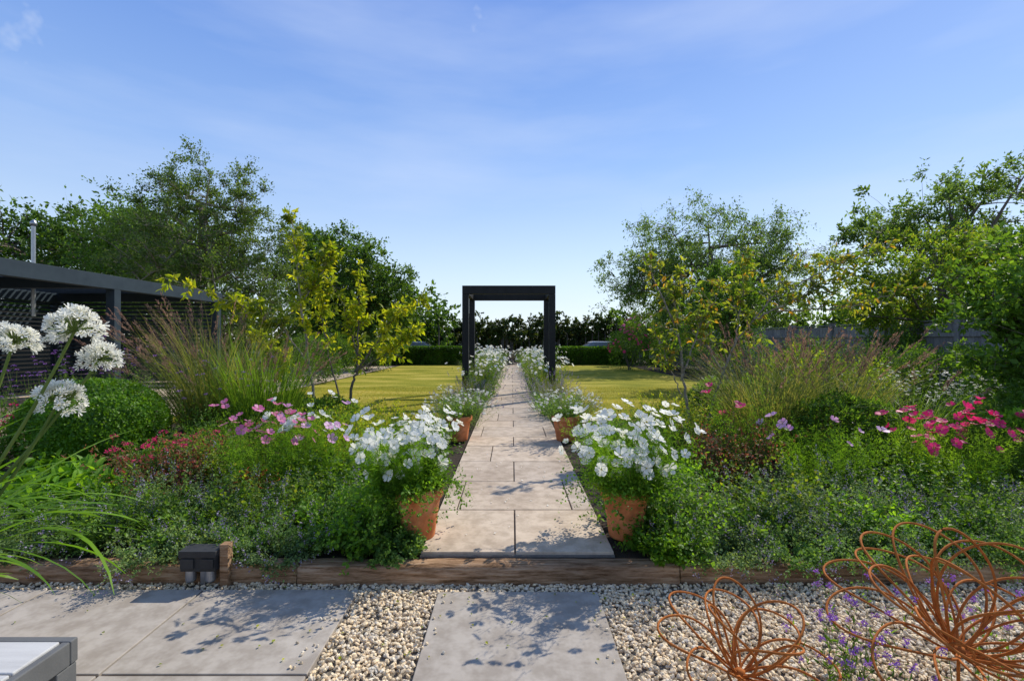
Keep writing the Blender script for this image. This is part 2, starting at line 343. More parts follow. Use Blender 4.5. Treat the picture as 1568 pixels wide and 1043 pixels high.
# left background
tree('oak_tree',(-23,23,GZ),5,[(-22,24,5.9,4.5,3,2.7),(-27,22,6,4,3,3.0),(-18.5,26,5.8,3.5,3,2.8),(-23,23,3,6,3,2)],480,.85,11,9,.2,.6,M['dark'],M['bark'],.35,14,gap=1.5,out=.07)
tree('birch_tree',(-11.5,17.5,GZ),6.3,[(-11.4,17,4.4,2.6,1.8,2.6),(-11.3,17,7.0,.8,.8,1.6),(-9.3,17,6.3,.65,.6,1.4),(-12.4,17,6.2,.8,.8,1.2),(-10.2,17.5,5.6,1.1,1,1.6),(-8.3,17.5,4.8,.8,.9,1.5),(-13,17,3.8,1.5,1.3,1.9),(-9.5,17,3,2.2,1.5,1.6)],580,.46,11,10,.08,.6,M['birch'],M['barkpale'],.13,18,droop=-.0,updir=.6,gap=2.2,out=.1)
tree('maple_tree',(-7.6,24,GZ),4.5,[(-7.8,24,4.5,2.5,2.2,2.3),(-10,25,5.2,2.2,2,2.3),(-6.0,24,3.9,1.5,1.5,1.9),(-8,24,2.4,3.2,2,1.6)],380,.65,11,9,.16,.6,M['dark'],M['bark'],.2,12,gap=1.6)
tree('birch_tree',(-14.5,20,GZ),5.3,[(-14.5,20,4.5,3,2,2.6),(-16,20,5.6,1.6,1.5,1.7)],280,.6,10,10,.11,.6,M['mid'],M['barkpale'],.13,10,gap=1.8)
# right background
tree('ash_tree',(9.8,24,GZ),6.0,[(9.5,24,6,4.0,3,2.4),(6.8,24,4.9,2.3,2.2,2.4),(12.6,24,5.2,2.6,2.4,2.6),(10,24,3.4,5.0,2.6,1.8)],500,.75,11,9,.14,.42,M['ash'],M['bark'],.24,16,droop=.45,gap=1.9,out=.07)
tree('walnut_tree',(16.5,18,GZ),5.8,[(15.2,18,6.2,2.6,2.2,1.1),(18,18,6.8,2.8,2.2,1.3),(17,18,4.6,3.6,2.4,1.6),(13.5,18,5.4,1.5,1.4,.9)],220,.48,9,9,.16,.42,M['ash'],M['bark'],.24,14,gap=.7,out=.12)
tree('apple_tree',(9.6,11,GZ),3.0,[(9.8,11,3.2,1.7,1.5,.9),(8.4,11,2.7,1.1,1.2,.8),(11,11,3.4,1.2,1.2,.8),(9.5,11,2.2,2.2,1.4,.7)],230,.36,10,10,.09,.5,M['yellowgreen'],M['bark'],.1,10,gap=1.0)
tree('silver_birch_tree',(6.5,14.5,GZ),2.6,[(6.6,14.5,2.9,1,.9,1.1),(6.2,14.5,2,1.2,1,.9)],130,.35,10,10,.09,.5,M['mid'],M['bark'],.07,7)
tree('cherry_tree',(6.6,5.9,GZ),2.2,[(6.55,5.9,2.25,.8,.9,.75),(6.1,6.0,1.5,.5,.7,.6),(7.2,5.9,1.7,.9,.8,1)],190,.26,9,8,.09,.55,M['mid'],M['bark'],.06,9)
def mass(name,pts,ncl,cr,nt,nl,ll,mat):
    mb=MB(); E=np.array(pts,float)
    w=(E[:,3]*E[:,4]*E[:,5])**.7; w/=w.sum(); ei=rng.choice(len(E),ncl,p=w)
    C=E[ei,:3]+rdir(ncl)*(U(0,1,ncl)**.4)[:,None]*E[ei,3:]*(1+rng.normal(0,.08,ncl))[:,None]; C=C[C[:,2]>GZ]
    n=len(C); K=n*nt*nl; ci=np.repeat(np.arange(n),nt); td=rdir(n*nt); tl=cr*U(.4,1.3,n*nt); ti=np.repeat(np.arange(n*nt),nl)
    P=C[ci][ti]+td[ti]*(tl[ti]*U(.1,1,K))[:,None]
    tv,tf=leaf4(.65); inst(mb,tv,tf,P,frames(norm(td[ti]+rdir(K))),ll*U(.6,1.3,K))
    for i in range(0,n,6):
        tube(mb,curve3(np.array([C[i,0],C[i,1],GZ]),(C[i]+[0,0,-1]),C[i],4),[.06,.05,.04,.02],5,1)
    return mb.build(name,[mat,M['bark']])
mass('distant_trees',[(-28+5.2*i+rng.normal(0,.6),31+rng.normal(0,1),2.2,3.4,2,rng.uniform(2.0,3.2)) for i in range(5)],420,.9,9,8,.26,M['dark'])
mass('distant_trees',[(9+5*i,30,1.8,3.2,2,rng.uniform(1.9,2.6)) for i in range(6)],420,.9,9,8,.26,M['dark'])
mass('pleached_hedge',[(-8.5+.9*i,34+rng.normal(0,.3),2.35+rng.normal(0,.1),.62,.5,1.15) for i in range(20)]+[(-8.5+1.2*i,35,1.4,1.0,.7,1.3) for i in range(15)],900,.3,9,8,.17,M['hedge'])

def hedge(name,x0,x1,y0,y1,z1,n,ll,mat):
    mb=MB(); box(mb,x0+.08,x1-.08,y0+.08,y1-.08,GZ,z1-.07,1)  # added dark core, unseen behind the leaves, blocks light through the hedge
    A=np.array([(x1-x0)*(z1-GZ),(x1-x0)*(y1-y0),(y1-y0)*(z1-GZ)]); s=rng.choice(3,n,p=A/A.sum())
    u,v=U(0,1,n),U(0,1,n); j=rng.normal(0,.025,n)-.01
    P=np.zeros((n,3)); X=x0+(x1-x0)*u
    P[:,0]=np.where(s==2,np.where(v<.5,x0-j,x1+j),X); P[:,1]=np.where(s==0,y0-j,y0+(y1-y0)*v); P[:,2]=np.where(s==1,z1+j,GZ+(z1-GZ)*(np.where(s==2,u,v)))
    Nn=np.zeros((n,3)); Nn[s==0,1]=-1; Nn[s==1,2]=1; Nn[s==2,0]=np.where(v[s==2]<.5,-1,1)
    tv,tf=leaf4(.7); inst(mb,tv,tf,P,frames(norm(Nn+rdir(n)*.9)),ll*U(.6,1.3,n)); return mb.build(name,[mat,M['hedge']])
hedge('low_box_hedge',-8,-2.3,27.8,28.6,1.12,14000,.08,M['box'])
hedge('low_box_hedge',2.3,7.2,27.8,28.6,1.1,13000,.08,M['box'])

def shrub(name,c,r,n,ll,lw,mat,core=False,lump=.18,t6=False,fl=None,nf=0,fs=.04):
    mb=MB(); c=np.array(c,float); r=np.array(r,float)
    d=rdir(n); d[:,2]=np.abs(d[:,2])*np.where(U(0,1,n)<.8,1,-.6); d=norm(d)
    s=rng.uniform(0,6,3); lum=1+lump*(np.sin(d[:,0]*5+s[0])*np.sin(d[:,1]*5+s[1])+np.sin(d[:,2]*6+s[2])*.5)
    rad=lum*(1-np.abs(rng.normal(0,.16 if not core else .03,n)))
    P=c+d*rad[:,None]*r; ok=P[:,2]>GZ; P=P[ok]; d=d[ok]; n=len(P)
    tv,tf=(leaf6 if t6 else leaf4)(lw)
    if core: R=frames(norm(d*.35+rdir(n)*.8),norm(d+rdir(n)*.45))
    else: R=frames(norm(d+rdir(n)*.8),norm(d+rdir(n)*.6))
    inst(mb,tv,tf,P,R,ll*U(.6,1.3,n))
    for i in range(14):
        a=rng.normal(0,.05,3)+[c[0],c[1],GZ]; a[2]=GZ-.01; tube(mb,curve3(a,(a+P[i])/2+[0,0,.05],P[i]*.9+c*.1,4),[.012,.009,.006,.003],4,1)
    mats=[mat,M['bark']]
    if core:
        k=iv*r*.9+c; mb.add(k,ifc,0)  # added solid core under the leaf shell to stop light passing through
    if fl is not None:
        d=rdir(nf); d[:,2]=np.abs(d[:,2]); Q=c+d*r*1.03; tv,tf=flower(6,.7,2,3); inst(mb,tv,tf,Q,frames(norm(d+rdir(nf)*.4)),fs*U(.7,1.2,nf)); mats+=[fl,M['centre']]
    return mb.build(name,mats)
shrub('box_ball',(-4.6,5.35,.55),(.68,.68,.54),20000,.032,.7,M['boxball'],core=True,lump=.015)

# ---------------------------------------------------------------- herbaceous plants
def herb(name,c,r,h,ns,per,ll,lw,mat,lean=(0,.7),droop=(.1,.9),t0=.08,t1=1.,flow=None,t6=False,stemw=.005,lmin=.65,jit=.012):
    """flow: (kind, material, size, fraction of stems, extra height)"""
    mb=MB(); c=np.array(c,float)
    rr=r*.45*np.sqrt(U(0,1,ns)); az=U(0,6.283,ns)
    B=np.stack([c[0]+rr*np.cos(az),c[1]+rr*np.sin(az),np.full(ns,c[2])],1)
    az2=az+rng.normal(0,.5,ns); le=U(*lean,ns); L=h*U(lmin,1.12,ns)*(1+.25*le)
    P=stems(mb,B,az2,le,L,np.full(ns,stemw),U(*droop,ns),seg=5,m=1)
    K=ns*per; idx=np.repeat(np.arange(ns),per); t=U(t0,t1,K); Q,T=along(P,idx,t)
    D=norm(rdir(K)+T*.5+np.array([0,0,.15])); tv,tf=(leaf6 if t6 else leaf4)(lw)
    inst(mb,tv,tf,Q+rng.normal(0,jit,(K,3)),frames(D,norm(rdir(K)*.6+np.array([0,0,1.]))),ll*U(.5,1.25,K)*(1.15-.5*t))
    mats=[mat,M['stem']]
    if flow:
        kind,fm,fs,frac,extra=flow; mats+=[fm,M['centre']]
        nf=max(1,int(ns*frac)); ii=rng.choice(ns,nf,replace=nf>ns); tip=P[ii,-1]; td=norm(P[ii,-1]-P[ii,-2])
        if extra>0:
            e=norm(td*.8+np.array([0,0,.9])+rdir(nf)*.3); top=tip+e*(extra*U(.2,1.15,nf))[:,None]
            wv=norm(np.cross(e,rdir(nf)))*.0018; v=np.stack([tip-wv,tip+wv,top+wv*.7,top-wv*.7],1).reshape(-1,3); i0=np.arange(nf)*4
            mb.add(v,np.stack([i0,i0+1,i0+2,i0+3],1),1); tip=top; td=e
        if kind=='disc':
            N=norm(norm(tip-(c+[0,0,h*.4]))*.9+np.array([.15,-.3,.45])+rdir(nf)*.65)
            cut=[0,nf//3,2*nf//3,nf]
            for a,b,(p,w,cp) in zip(cut[:-1],cut[1:],((5,.86,.3),(6,.74,.15),(5,.8,.75))):
                tv,tf=flower(p,w,2,3,cp); tv=tv+rng.normal(0,.03,tv.shape); inst(mb,tv,tf,tip[a:b],frames(N[a:b]),fs*U(.6,1.15,b-a))
        elif kind=='daisy':
            N=norm(np.array([0,-.2,1.])+rdir(nf)*.5); tv,tf=flower(7,.4,2,3,.05); inst(mb,tv,tf,tip,frames(N),fs*U(.7,1.2,nf))
        elif kind=='spike':
            q=15; k=nf*q; j=np.repeat(np.arange(nf),q); s=U(0,1,k)**.8; pp=tip[j]-td[j]*(s*.11)[:,None]+rng.normal(0,.007,(k,3))
            tv,tf=leaf4(.8,.1,2); inst(mb,tv,tf,pp,frames(rdir(k)),fs*U(.6,1.2,k))
        elif kind=='pom':
            q=26; k=nf*q; j=np.repeat(np.arange(nf),q); dd=rdir(k); dd[:,2]=np.abs(dd[:,2])*.7
            tv,tf=leaf4(.7,.1,2); inst(mb,tv,tf,tip[j]+dd*fs*U(.5,1,k)[:,None],frames(norm(dd+rdir(k)*.5)),fs*.45*U(.6,1.2,k))
    return mb.build(name,mats)
def ornamental_grass(name,c,r,h,n,mat,lean=(.02,.45),droop=(.3,1.4),w=.009,npl=0,plean=(.1,.45),pm=None,ph=1.1,az=None):
    mb=MB(); rr=r*np.sqrt(U(0,1,n)); a=U(0,6.283,n)
    B=np.stack([c[0]+rr*np.cos(a),c[1]+rr*np.sin(a),np.full(n,c[2])],1)
    stems(mb,B,a+rng.normal(0,.5,n),U(*lean,n),h*U(.5,1.2,n),w*U(.6,1.3,n),U(*droop,n),seg=7,m=0)
    mats=[mat,M['stem'],pm or M['plume']]
    if npl:
        rr=r*.8*np.sqrt(U(0,1,npl)); a=U(0,6.283,npl) if az is None else rng.normal(az,1.1,npl); B=np.stack([c[0]+rr*np.cos(a),c[1]+rr*np.sin(a),np.full(npl,c[2])],1)
        P=stems(mb,B,a,U(*plean,npl),h*ph*U(.75,1.1,npl),np.full(npl,.005),U(.1,.7,npl),seg=7,m=0)
        q=46; k=npl*q; idx=np.repeat(np.arange(npl),q); t=U(.84,1,k); Q,T=along(P,idx,t)
        tv,tf=leaf4(.22,.02,2); inst(mb,tv,tf,Q+rng.normal(0,.006,(k,3)),frames(norm(T+rdir(k)*.45)),U(.02,.05,k))
    return mb.build(name,mats)

# terracotta pots
def lathe(mb,c,prof,seg=40,m=0):
    a=np.linspace(0,2*np.pi,seg,endpoint=False); pr=np.array(prof); k=len(pr)
    V=np.stack([c[0]+pr[:,0:1]*np.cos(a),c[1]+pr[:,0:1]*np.sin(a),c[2]+np.repeat(pr[:,1:2],seg,1)],-1).reshape(-1,3)
    i=np.arange(k-1)[:,None]; j=np.arange(seg)[None]; j2=(j+1)%seg
    mb.add(V,np.stack([i*seg+j,i*seg+j2,(i+1)*seg+j2,(i+1)*seg+j],-1).reshape(-1,4),m)
def pot(x,y,r,h,z=GZ+.022):
    mb=MB()
    lathe(mb,(x,y,z),[(0,.0),(r*.66,0),(r*.69,.01),(r*.8,h*.4),(r*.92,h*.78),(r*.93,h*.79),(r*1.02,h*.8),(r*1.05,h*.83),(r*1.06,h*.96),(r*1.03,h),(r*.95,h),(r*.92,h*.95),(r*.9,h*.86)],48)
    lathe(mb,(x,y,z),[(r*.905,h*.87),(r*.5,h*.91),(0.001,h*.92)],48,1)
    return mb.build('terracotta_pot',[M['terra'],M['soil']],smooth=True)
def cosmos_pot(x,y,r,h,top,sp,side,px):
    pot(x,y,r,h)
    z=GZ+.022+h*.88
    herb('white_cosmos_plant',(px,y,z),r*2.3,top*.82,210,84,.05,.13,M['feather'],lean=(0,sp),droop=(0,.75),lmin=.32,jit=.024,flow=('disc',M['white'],.043,.8,top*.16),stemw=.003)
    herb('trailing_ivy',(x+side*.12,y-.03,z),r*1.7,top*.8,100,26,.032,.75,M['bright'],lean=(.7,1.3),droop=(1.3,2.2),stemw=.002)
    herb('trailing_ivy',(x,y,z+.02),r*1.8,top*.45,80,26,.035,.5,M['feather'],lean=(.2,1.1),droop=(.2,1.9),stemw=.002)
cosmos_pot(-.66,3.42,.165,.35,.54,.5,-1,-.74)
cosmos_pot(.80,3.42,.165,.34,.60,.66,1,.80)
for px in (-.74,.74):
    pot(px,6.7,.18,.34); herb('daisy_plant',(px,6.7,GZ+.33),.4,.34,140,18,.04,.35,M['mint'],lean=(0,1.2),droop=(0,.9),flow=('daisy',M['white'],.018,2.4,.06))

# front catmint drifts, broken up with geranium and mint
def nepeta(x,y,s=1,h=.36,fr=.3):
    herb('catmint_plant',(x,y,GZ),.34*s,h*s,rng.integers(80,125),34,.028,.6,M['sage' if rng.uniform()<.6 else 'mint'],lean=(0,1.15),droop=(-.1,1.0),lmin=.3,flow=('spike',M['lilac'],.012,fr,.08),stemw=.003)
for i in range(8): nepeta(-4.0+.38*i+rng.normal(0,.08),3.34+rng.normal(0,.06),rng.uniform(.55,1.0)+.12*(i>3),.28,rng.uniform(.05,.5))
for i in range(6): nepeta(-2.9+.36*i+rng.normal(0,.06),3.78+rng.normal(0,.07),rng.uniform(.8,1.25),.38,rng.uniform(.1,.6))
for i in range(10): nepeta(1.2+.38*i+rng.normal(0,.08),3.28+rng.normal(0,.06),rng.uniform(.6,1.1),.29,rng.uniform(.05,.5))
for i in range(8): nepeta(1.35+.4*i+rng.normal(0,.06),3.78+rng.normal(0,.08),rng.uniform(.75,1.3),.35,rng.uniform(.1,.6))
for x,h in ((1.35,.2),(1.8,.24),(2.25,.26),(2.7,.22),(3.1,.26),(-2.3,.2),(-3.2,.2),(-1.5,.18),(-3.7,.24)):   # spilling over the timber edge
    herb('catmint_plant',(x,3.1,GZ),.3,h,75,34,.026,.6,M['mint' if h>.22 else 'sage'],lean=(.3,1.4),droop=(.3,1.4),lmin=.4,flow=('spike',M['lilac'],.012,.4,.06),stemw=.003)
for x,y,h,m in ((-2.35,3.5,.38,'mid'),(-1.25,3.5,.3,'bright'),(-3.3,3.55,.4,'bright'),(1.7,3.55,.4,'mid'),(2.6,3.5,.38,'bright'),(3.3,3.6,.42,'mid'),(1.15,3.75,.32,'yellowgreen'),(-1.05,3.8,.32,'mid'),(4.3,3.7,.4,'mid'),(-.98,3.3,.26,'bright'),(1.1,3.28,.3,'mid'),(-.95,3.55,.3,'mid'),(1.05,3.55,.34,'bright'),(-1.9,3.75,.42,'yellowgreen'),(2.1,3.9,.45,'yellowgreen'),(-2.8,3.4,.34,'mid'),(-.82,3.22,.14,'mint'),(1.0,3.2,.2,'bright')):
    herb('geranium_plant',(x,y,GZ),.42,h,80,26,.042,.8,M[m],lean=(0,1.1),droop=(0,.9),lmin=.4)
# left bed
herb('pink_cosmos_plant',(-2.2,4.3,GZ),.6,.68,140,60,.05,.14,M['feather'],lean=(0,.4),droop=(0,.4),flow=('disc',M['pink'],.047,.3,.08),stemw=.003)
herb('white_cosmos_plant',(-1.95,4.6,GZ),.45,.76,90,50,.05,.14,M['feather'],lean=(0,.35),droop=(0,.4),flow=('disc',M['white'],.042,.3,.1),stemw=.003)
herb('pink_cosmos_plant',(-1.75,4.45,GZ),.4,.66,60,50,.05,.14,M['feather'],lean=(0,.35),droop=(0,.4),flow=('disc',M['palepink'],.044,.25,.1),stemw=.003)
herb('red_sedum_plant',(-3.1,4.3,GZ),.7,.5,100,34,.05,.5,M['red'],lean=(0,.6),droop=(0,.5),flow=('pom',M['magenta'],.03,.18,.05))
herb('red_sedum_plant',(-2.75,4.75,GZ),.6,.5,80,30,.05,.5,M['yellowgreen'],lean=(0,.6),droop=(0,.5),flow=('pom',M['red'],.03,.35,.05))
herb('magenta_phlox_plant',(-3.45,4.6,GZ),.4,.42,80,26,.06,.35,M['mid'],lean=(0,.5),droop=(0,.4),flow=('pom',M['magenta'],.04,.2,.05))
herb('hosta_plant',(-3.7,3.95,GZ),.6,.34,90,9,.17,.5,M['bright'],lean=(0,1.),droop=(.2,1),t6=True)
herb('hosta_plant',(-4.3,4.1,GZ),.6,.34,90,9,.17,.5,M['bright'],lean=(0,1.),droop=(.2,1),t6=True)
herb('magenta_phlox_plant',(-5.4,4.8,GZ),.6,.62,90,30,.06,.35,M['mid'],lean=(0,.5),droop=(0,.4),flow=('pom',M['magenta'],.04,.25,.05))
herb('geranium_plant',(-1.55,4.3,GZ),.6,.44,110,30,.05,.8,M['mid'],lean=(0,1),droop=(0,.9))
herb('geranium_plant',(-1.05,4.4,GZ),.5,.38,100,30,.045,.7,M['yellowgreen'],lean=(0,1),droop=(0,.9),flow=('daisy',M['white'],.012,.5,.05))
herb('spurge_plant',(-1.75,5.4,GZ),.7,.6,110,30,.07,.4,M['yellow'],lean=(0,.8),droop=(0,.6))
herb('spurge_plant',(-2.4,5.9,GZ),.7,.66,110,30,.07,.4,M['yellowgreen'],lean=(0,.8),droop=(0,.6))
herb('geranium_plant',(-1.15,5.3,GZ),.6,.36,100,30,.05,.7,M['mid'],lean=(0,1),droop=(0,.8))
herb('geranium_plant',(-1.3,6.3,GZ),.7,.42,110,30,.05,.6,M['bright'],lean=(0,1),droop=(0,.8))
herb('spurge_plant',(-1.9,6.9,GZ),.7,.5,100,30,.06,.4,M['yellow'],lean=(0,.8),droop=(0,.6))
herb('spurge_plant',(-3.1,5.4,GZ),.7,.58,110,30,.06,.4,M['mid'],lean=(0,.8),droop=(0,.6))
herb('geranium_plant',(-3.6,5.3,GZ),.5,.42,100,30,.06,.5,M['mid'],lean=(0,.8),droop=(0,.6))
ornamental_grass('fountain_grass',(-4.0,6.6,GZ),.35,1.65,1000,M['straw'],lean=(.02,.36),droop=(.2,1.1),w=.011,npl=150,az=2.9,plean=(.1,.6),ph=1.15)
ornamental_grass('fountain_grass',(-3.3,6.4,GZ),.33,1.35,950,M['grass'],lean=(0,.3),droop=(.15,.9),w=.012,npl=50)
herb('verbena_plant',(-3.65,6.0,GZ),.7,.8,90,26,.06,.3,M['mid'],lean=(0,.4),droop=(0,.4),flow=('pom',M['purple'],.02,.35,.35))
for x,y,h in ((-5.8,6.8,.9),(-6.3,6.2,.8),(-5.4,7.6,1.0),(-6.4,7.4,1.0),(-6.2,5.2,.7),(-6.9,5.6,.8)):
    herb('verbena_plant',(x,y,GZ),.8,h,90,26,.06,.3,M['mid'],lean=(0,.4),droop=(0,.4),flow=('pom',M['purple'],.022,.35,.35))
for x,y in ((-4.6,7.6),(-3.6,7.8),(-2.9,7.6),(-5.3,4.0),(-4.9,3.7)):
    shrub('garden_shrub',(x,y,.32),(.5,.4,.34),3500,.05,.5,M['mid'])
# right bed
herb('red_coleus_plant',(2.15,4.75,GZ),.6,.6,110,34,.05,.45,M['red'],lean=(0,.6),droop=(0,.5))
herb('red_coleus_plant',(1.75,5.3,GZ),.6,.68,90,34,.05,.4,M['yellowgreen'],lean=(0,.6),droop=(0,.5))
herb('magenta_cosmos_plant',(2.35,4.95,GZ),.5,.8,90,46,.05,.14,M['feather'],lean=(0,.3),droop=(0,.3),flow=('disc',M['magenta'],.05,.07,.16),stemw=.003)
herb('pink_cosmos_plant',(2.85,4.45,GZ),.65,.62,130,60,.05,.14,M['feather'],lean=(0,.5),droop=(0,.5),flow=('disc',M['palepink'],.05,.07,.1),stemw=.003)
herb('magenta_cosmos_plant',(3.95,4.35,GZ),.6,.64,130,60,.05,.14,M['feather'],lean=(0,.35),droop=(0,.4),flow=('disc',M['magenta'],.052,.34,.08),stemw=.003)
herb('magenta_cosmos_plant',(4.55,4.5,GZ),.6,.68,120,60,.05,.16,M['mid'],lean=(0,.45),droop=(0,.5),flow=('disc',M['magenta'],.048,.34,.08),stemw=.003)
herb('geranium_plant',(3.45,4.5,GZ),.65,.5,100,30,.05,.7,M['mid'],lean=(0,.9),droop=(0,.8))
herb('geranium_plant',(1.4,4.5,GZ),.6,.42,100,30,.05,.7,M['bright'],lean=(0,.9),droop=(0,.8))
herb('geranium_plant',(1.3,5.4,GZ),.6,.45,100,30,.05,.6,M['mid'],lean=(0,.9),droop=(0,.8))
herb('geranium_plant',(1.4,6.3,GZ),.6,.45,110,30,.05,.5,M['bright'],lean=(0,.9),droop=(0,.8))
herb('spurge_plant',(2.1,6.2,GZ),.7,.62,110,30,.06,.4,M['yellowgreen'],lean=(0,.8),droop=(0,.6))
herb('spurge_plant',(2.3,7.1,GZ),.7,.6,110,30,.06,.4,M['yellow'],lean=(0,.8),droop=(0,.6))
ornamental_grass('fountain_grass',(3.2,6.0,GZ),.4,1.4,1200,M['straw'],lean=(.02,.5),droop=(.4,1.6),w=.01,npl=70,ph=1.12)
ornamental_grass('fountain_grass',(4.2,6.4,GZ),.4,1.35,850,M['straw'],lean=(.02,.5),droop=(.4,1.5),w=.011,npl=100,ph=1.15)
ornamental_grass('fountain_grass',(4.5,5.5,GZ),.32,1.15,1000,M['grass'],lean=(.1,.8),droop=(.6,1.7),npl=10)
shrub('garden_shrub',(3.6,5.3,.5),(.5,.4,.42),4500,.05,.5,M['mid'])
herb('white_aster_plant',(5.9,6.8,GZ),.9,.85,160,30,.05,.35,M['mid'],lean=(0,.6),droop=(0,.5),flow=('daisy',M['white'],.024,1.6,.12))
herb('white_aster_plant',(6.6,6.5,GZ),.9,.8,130,30,.05,.35,M['mid'],lean=(0,.6),droop=(0,.5),flow=('daisy',M['white'],.024,1.5,.12))
for x,y,r,h,m in ((5.3,5.1,.6,.45,'bright'),(5.9,5.4,.6,.6,'mid'),(5.4,4.2,.55,.45,'mid'),(5.9,4.6,.5,.5,'mid'),(5.1,7.6,.8,.8,'yellowgreen'),(4.2,8.1,.8,.6,'mid'),(6.4,8.2,.8,.9,'dark'),(7.6,8.5,.8,1.0,'mid'),(7.5,7.2,.7,.9,'mid'),(8.3,10.5,.6,1.2,'dark'),(3.4,8.0,.6,.5,'mid'),(6.1,10.2,.8,.9,'yellowgreen'),(7.4,12,1,1.1,'dark'),(7.2,15,1,1.3,'mid'),(7.5,18,1,1.3,'dark'),(7.6,22,1,1.5,'mid'),(7.9,25,1,1.6,'dark')):
    shrub('garden_shrub',(x,y,GZ+h*.4),(r,r*.85,h),5000,.06,.5,M[m])
for x,y,h in ((-10.5,26.5,2.),(-8.6,27.5,1.6),(-6.6,22,1.1),(-7.2,19,1.3),(-6.8,16,1.1)):
    shrub('garden_shrub',(x,y,GZ+h*.4),(1.1,.9,h),5000,.085,.5,M['dark'])
shrub('rose_bush',(5.6,23,1.0),(1.0,.9,1.1),5000,.07,.5,M['mid'],fl=M['magenta'],nf=60,fs=.07)
shrub('rose_bush',(7.2,27,1.6),(1.2,.9,1.4),5000,.08,.5,M['mid'],fl=M['pink'],nf=60,fs=.09)

# borders along the path
y=7.6; k=0
while y<26:
    for sx in (-1,1):
        x=sx*(.86+rng.normal(0,.07))+.03; yy=y+rng.normal(0,.12)
        q=(k+(sx>0))%4
        if y<11:
            if q in(0,2): herb('lavender_plant',(x,yy,GZ),.6,.5,90,16,.05,.2,M['sage'],lean=(0,.9),droop=(0,.4),flow=('spike',M['lilac'],.016,.8,.08))
            elif q==1: ornamental_grass('feather_grass',(x,yy,GZ),.14,.68,420,M['straw'],w=.007)
            else: herb('geranium_plant',(x,yy,GZ),.6,.45,80,24,.06,.5,M['bright'])
        else:
            if q in(0,2): herb('white_phlox_plant',(x,yy,GZ),.65,.85,80,18,.07,.35,M['mid'],lean=(0,.55),droop=(0,.4),flow=('disc',M['white'],.05,.3,.08))
            elif q==1: ornamental_grass('feather_grass',(x,yy,GZ),.2,.95,260,M['straw'],w=.011)
            else: herb('lavender_plant',(x,yy,GZ),.7,.65,70,16,.07,.2,M['sage'],flow=('spike',M['lilac'],.02,.8,.1))
    y+=.62 if y<14 else .85; k+=1
for x in (-1.9,-1.5,1.6,2.0,-.9,.95): herb('white_phlox_plant',(x,27+rng.normal(0,.3),GZ),.8,1.0,80,18,.1,.35,M['mid'],flow=('disc',M['white'],.08,.5,.1))

# ---------------------------------------------------------------- young trees with bare stems
def sapling(name,branches,mat,bark,ll,ntw,leaves,lw=.42):
    mb=MB()
    for bi,(pts,ra,t0) in enumerate(branches):
        p=np.array(pts,float)
        s=np.linspace(0,len(p)-1,26); i=np.minimum(s.astype(int),len(p)-2); f=(s-i)[:,None]; f=f*f*(3-2*f)*.5+f*.5
        q=p[i]*(1-f)+p[i+1]*f; q[1:]+=rng.normal(0,.01,(25,3)); rr=np.linspace(ra,ra*.2,26); tube(mb,q,rr,6,1)
        n=max(2,int(ntw*(1-t0))); ti=(U(t0,1,n)*25).astype(int); T=norm(np.gradient(q,axis=0))[ti]
        td=norm(T*.5+rdir(n)*.8+np.array([0,0,.25])); tl=U(.08,.38,n)*(1.15-.5*ti/25)
        for j in range(n): tube(mb,[q[ti[j]],q[ti[j]]+td[j]*tl[j]*.5+[0,0,.01],q[ti[j]]+td[j]*tl[j]],[.004,.003,.0015],4,1)
        K=n*leaves; k=np.repeat(np.arange(n),leaves); P=q[ti[k]]+td[k]*(tl[k]*U(.25,1.05,K))[:,None]
        D=norm(td[k]*.5+rdir(K)*.7+np.array([0,0,-.35])); tv,tf=leaf6(lw); inst(mb,tv,tf,P,frames(D,norm(rdir(K)+np.array([0,0,.8]))),ll*U(.55,1.2,K))
    return mb.build(name,[mat,bark])
sapling('golden_magnolia_tree',[
 ([(-3.2,8,GZ),(-3.35,8,1.1),(-3.5,8,2.2),(-3.58,8,3.0),(-3.68,8,3.62)],.028,.35),
 ([(-3.35,8,1.1),(-3.75,7.9,1.75),(-4.4,7.8,2.1),(-5.5,7.7,2.5)],.018,.2),
 ([(-3.5,8,2.1),(-3.2,8.2,2.7),(-3.1,8.3,3.1)],.012,.2),
 ([(-3.3,8,.9),(-3.9,8.3,1.2),(-4.5,8.4,1.6)],.012,.3)],M['yellow'],M['barkpale'],.12,80,8)
sapling('golden_magnolia_tree',[
 ([(-2.75,8,GZ),(-2.65,8,.8),(-2.55,8,1.1),(-2.7,8,1.9),(-3.0,8,2.5)],.03,.5),
 ([(-2.55,8,1.1),(-2.55,8,1.9),(-2.5,8,2.7)],.02,.25),
 ([(-2.6,8,1.0),(-2.2,7.9,1.5),(-1.9,7.9,1.95),(-1.5,7.8,2.2)],.02,.3),
 ([(-2.75,8,GZ),(-3.0,8.1,1.0),(-3.2,8.1,1.9),(-3.1,8.1,2.3)],.02,.4),
 ([(-2.6,8,1.0),(-2.1,8.2,1.3),(-1.6,8.2,1.75)],.014,.35)],M['yellow'],M['bark'],.115,64,8)
sapling('young_cherry_tree',[
 ([(2.38,6.3,GZ),(2.25,6.3,.85),(2.18,6.3,1.6),(1.9,6.3,2.2),(1.7,6.3,2.65)],.022,.5),
 ([(2.2,6.3,1.0),(2.45,6.3,1.7),(2.7,6.2,2.25)],.012,.35),
 ([(2.18,6.3,1.5),(2.15,6.4,2.0),(2.25,6.4,2.4)],.01,.2),
 ([(2.22,6.3,.8),(2.0,6.2,1.2),(1.85,6.2,1.6)],.009,.4)],M['sapling'],M['barkpale'],.085,50,7)
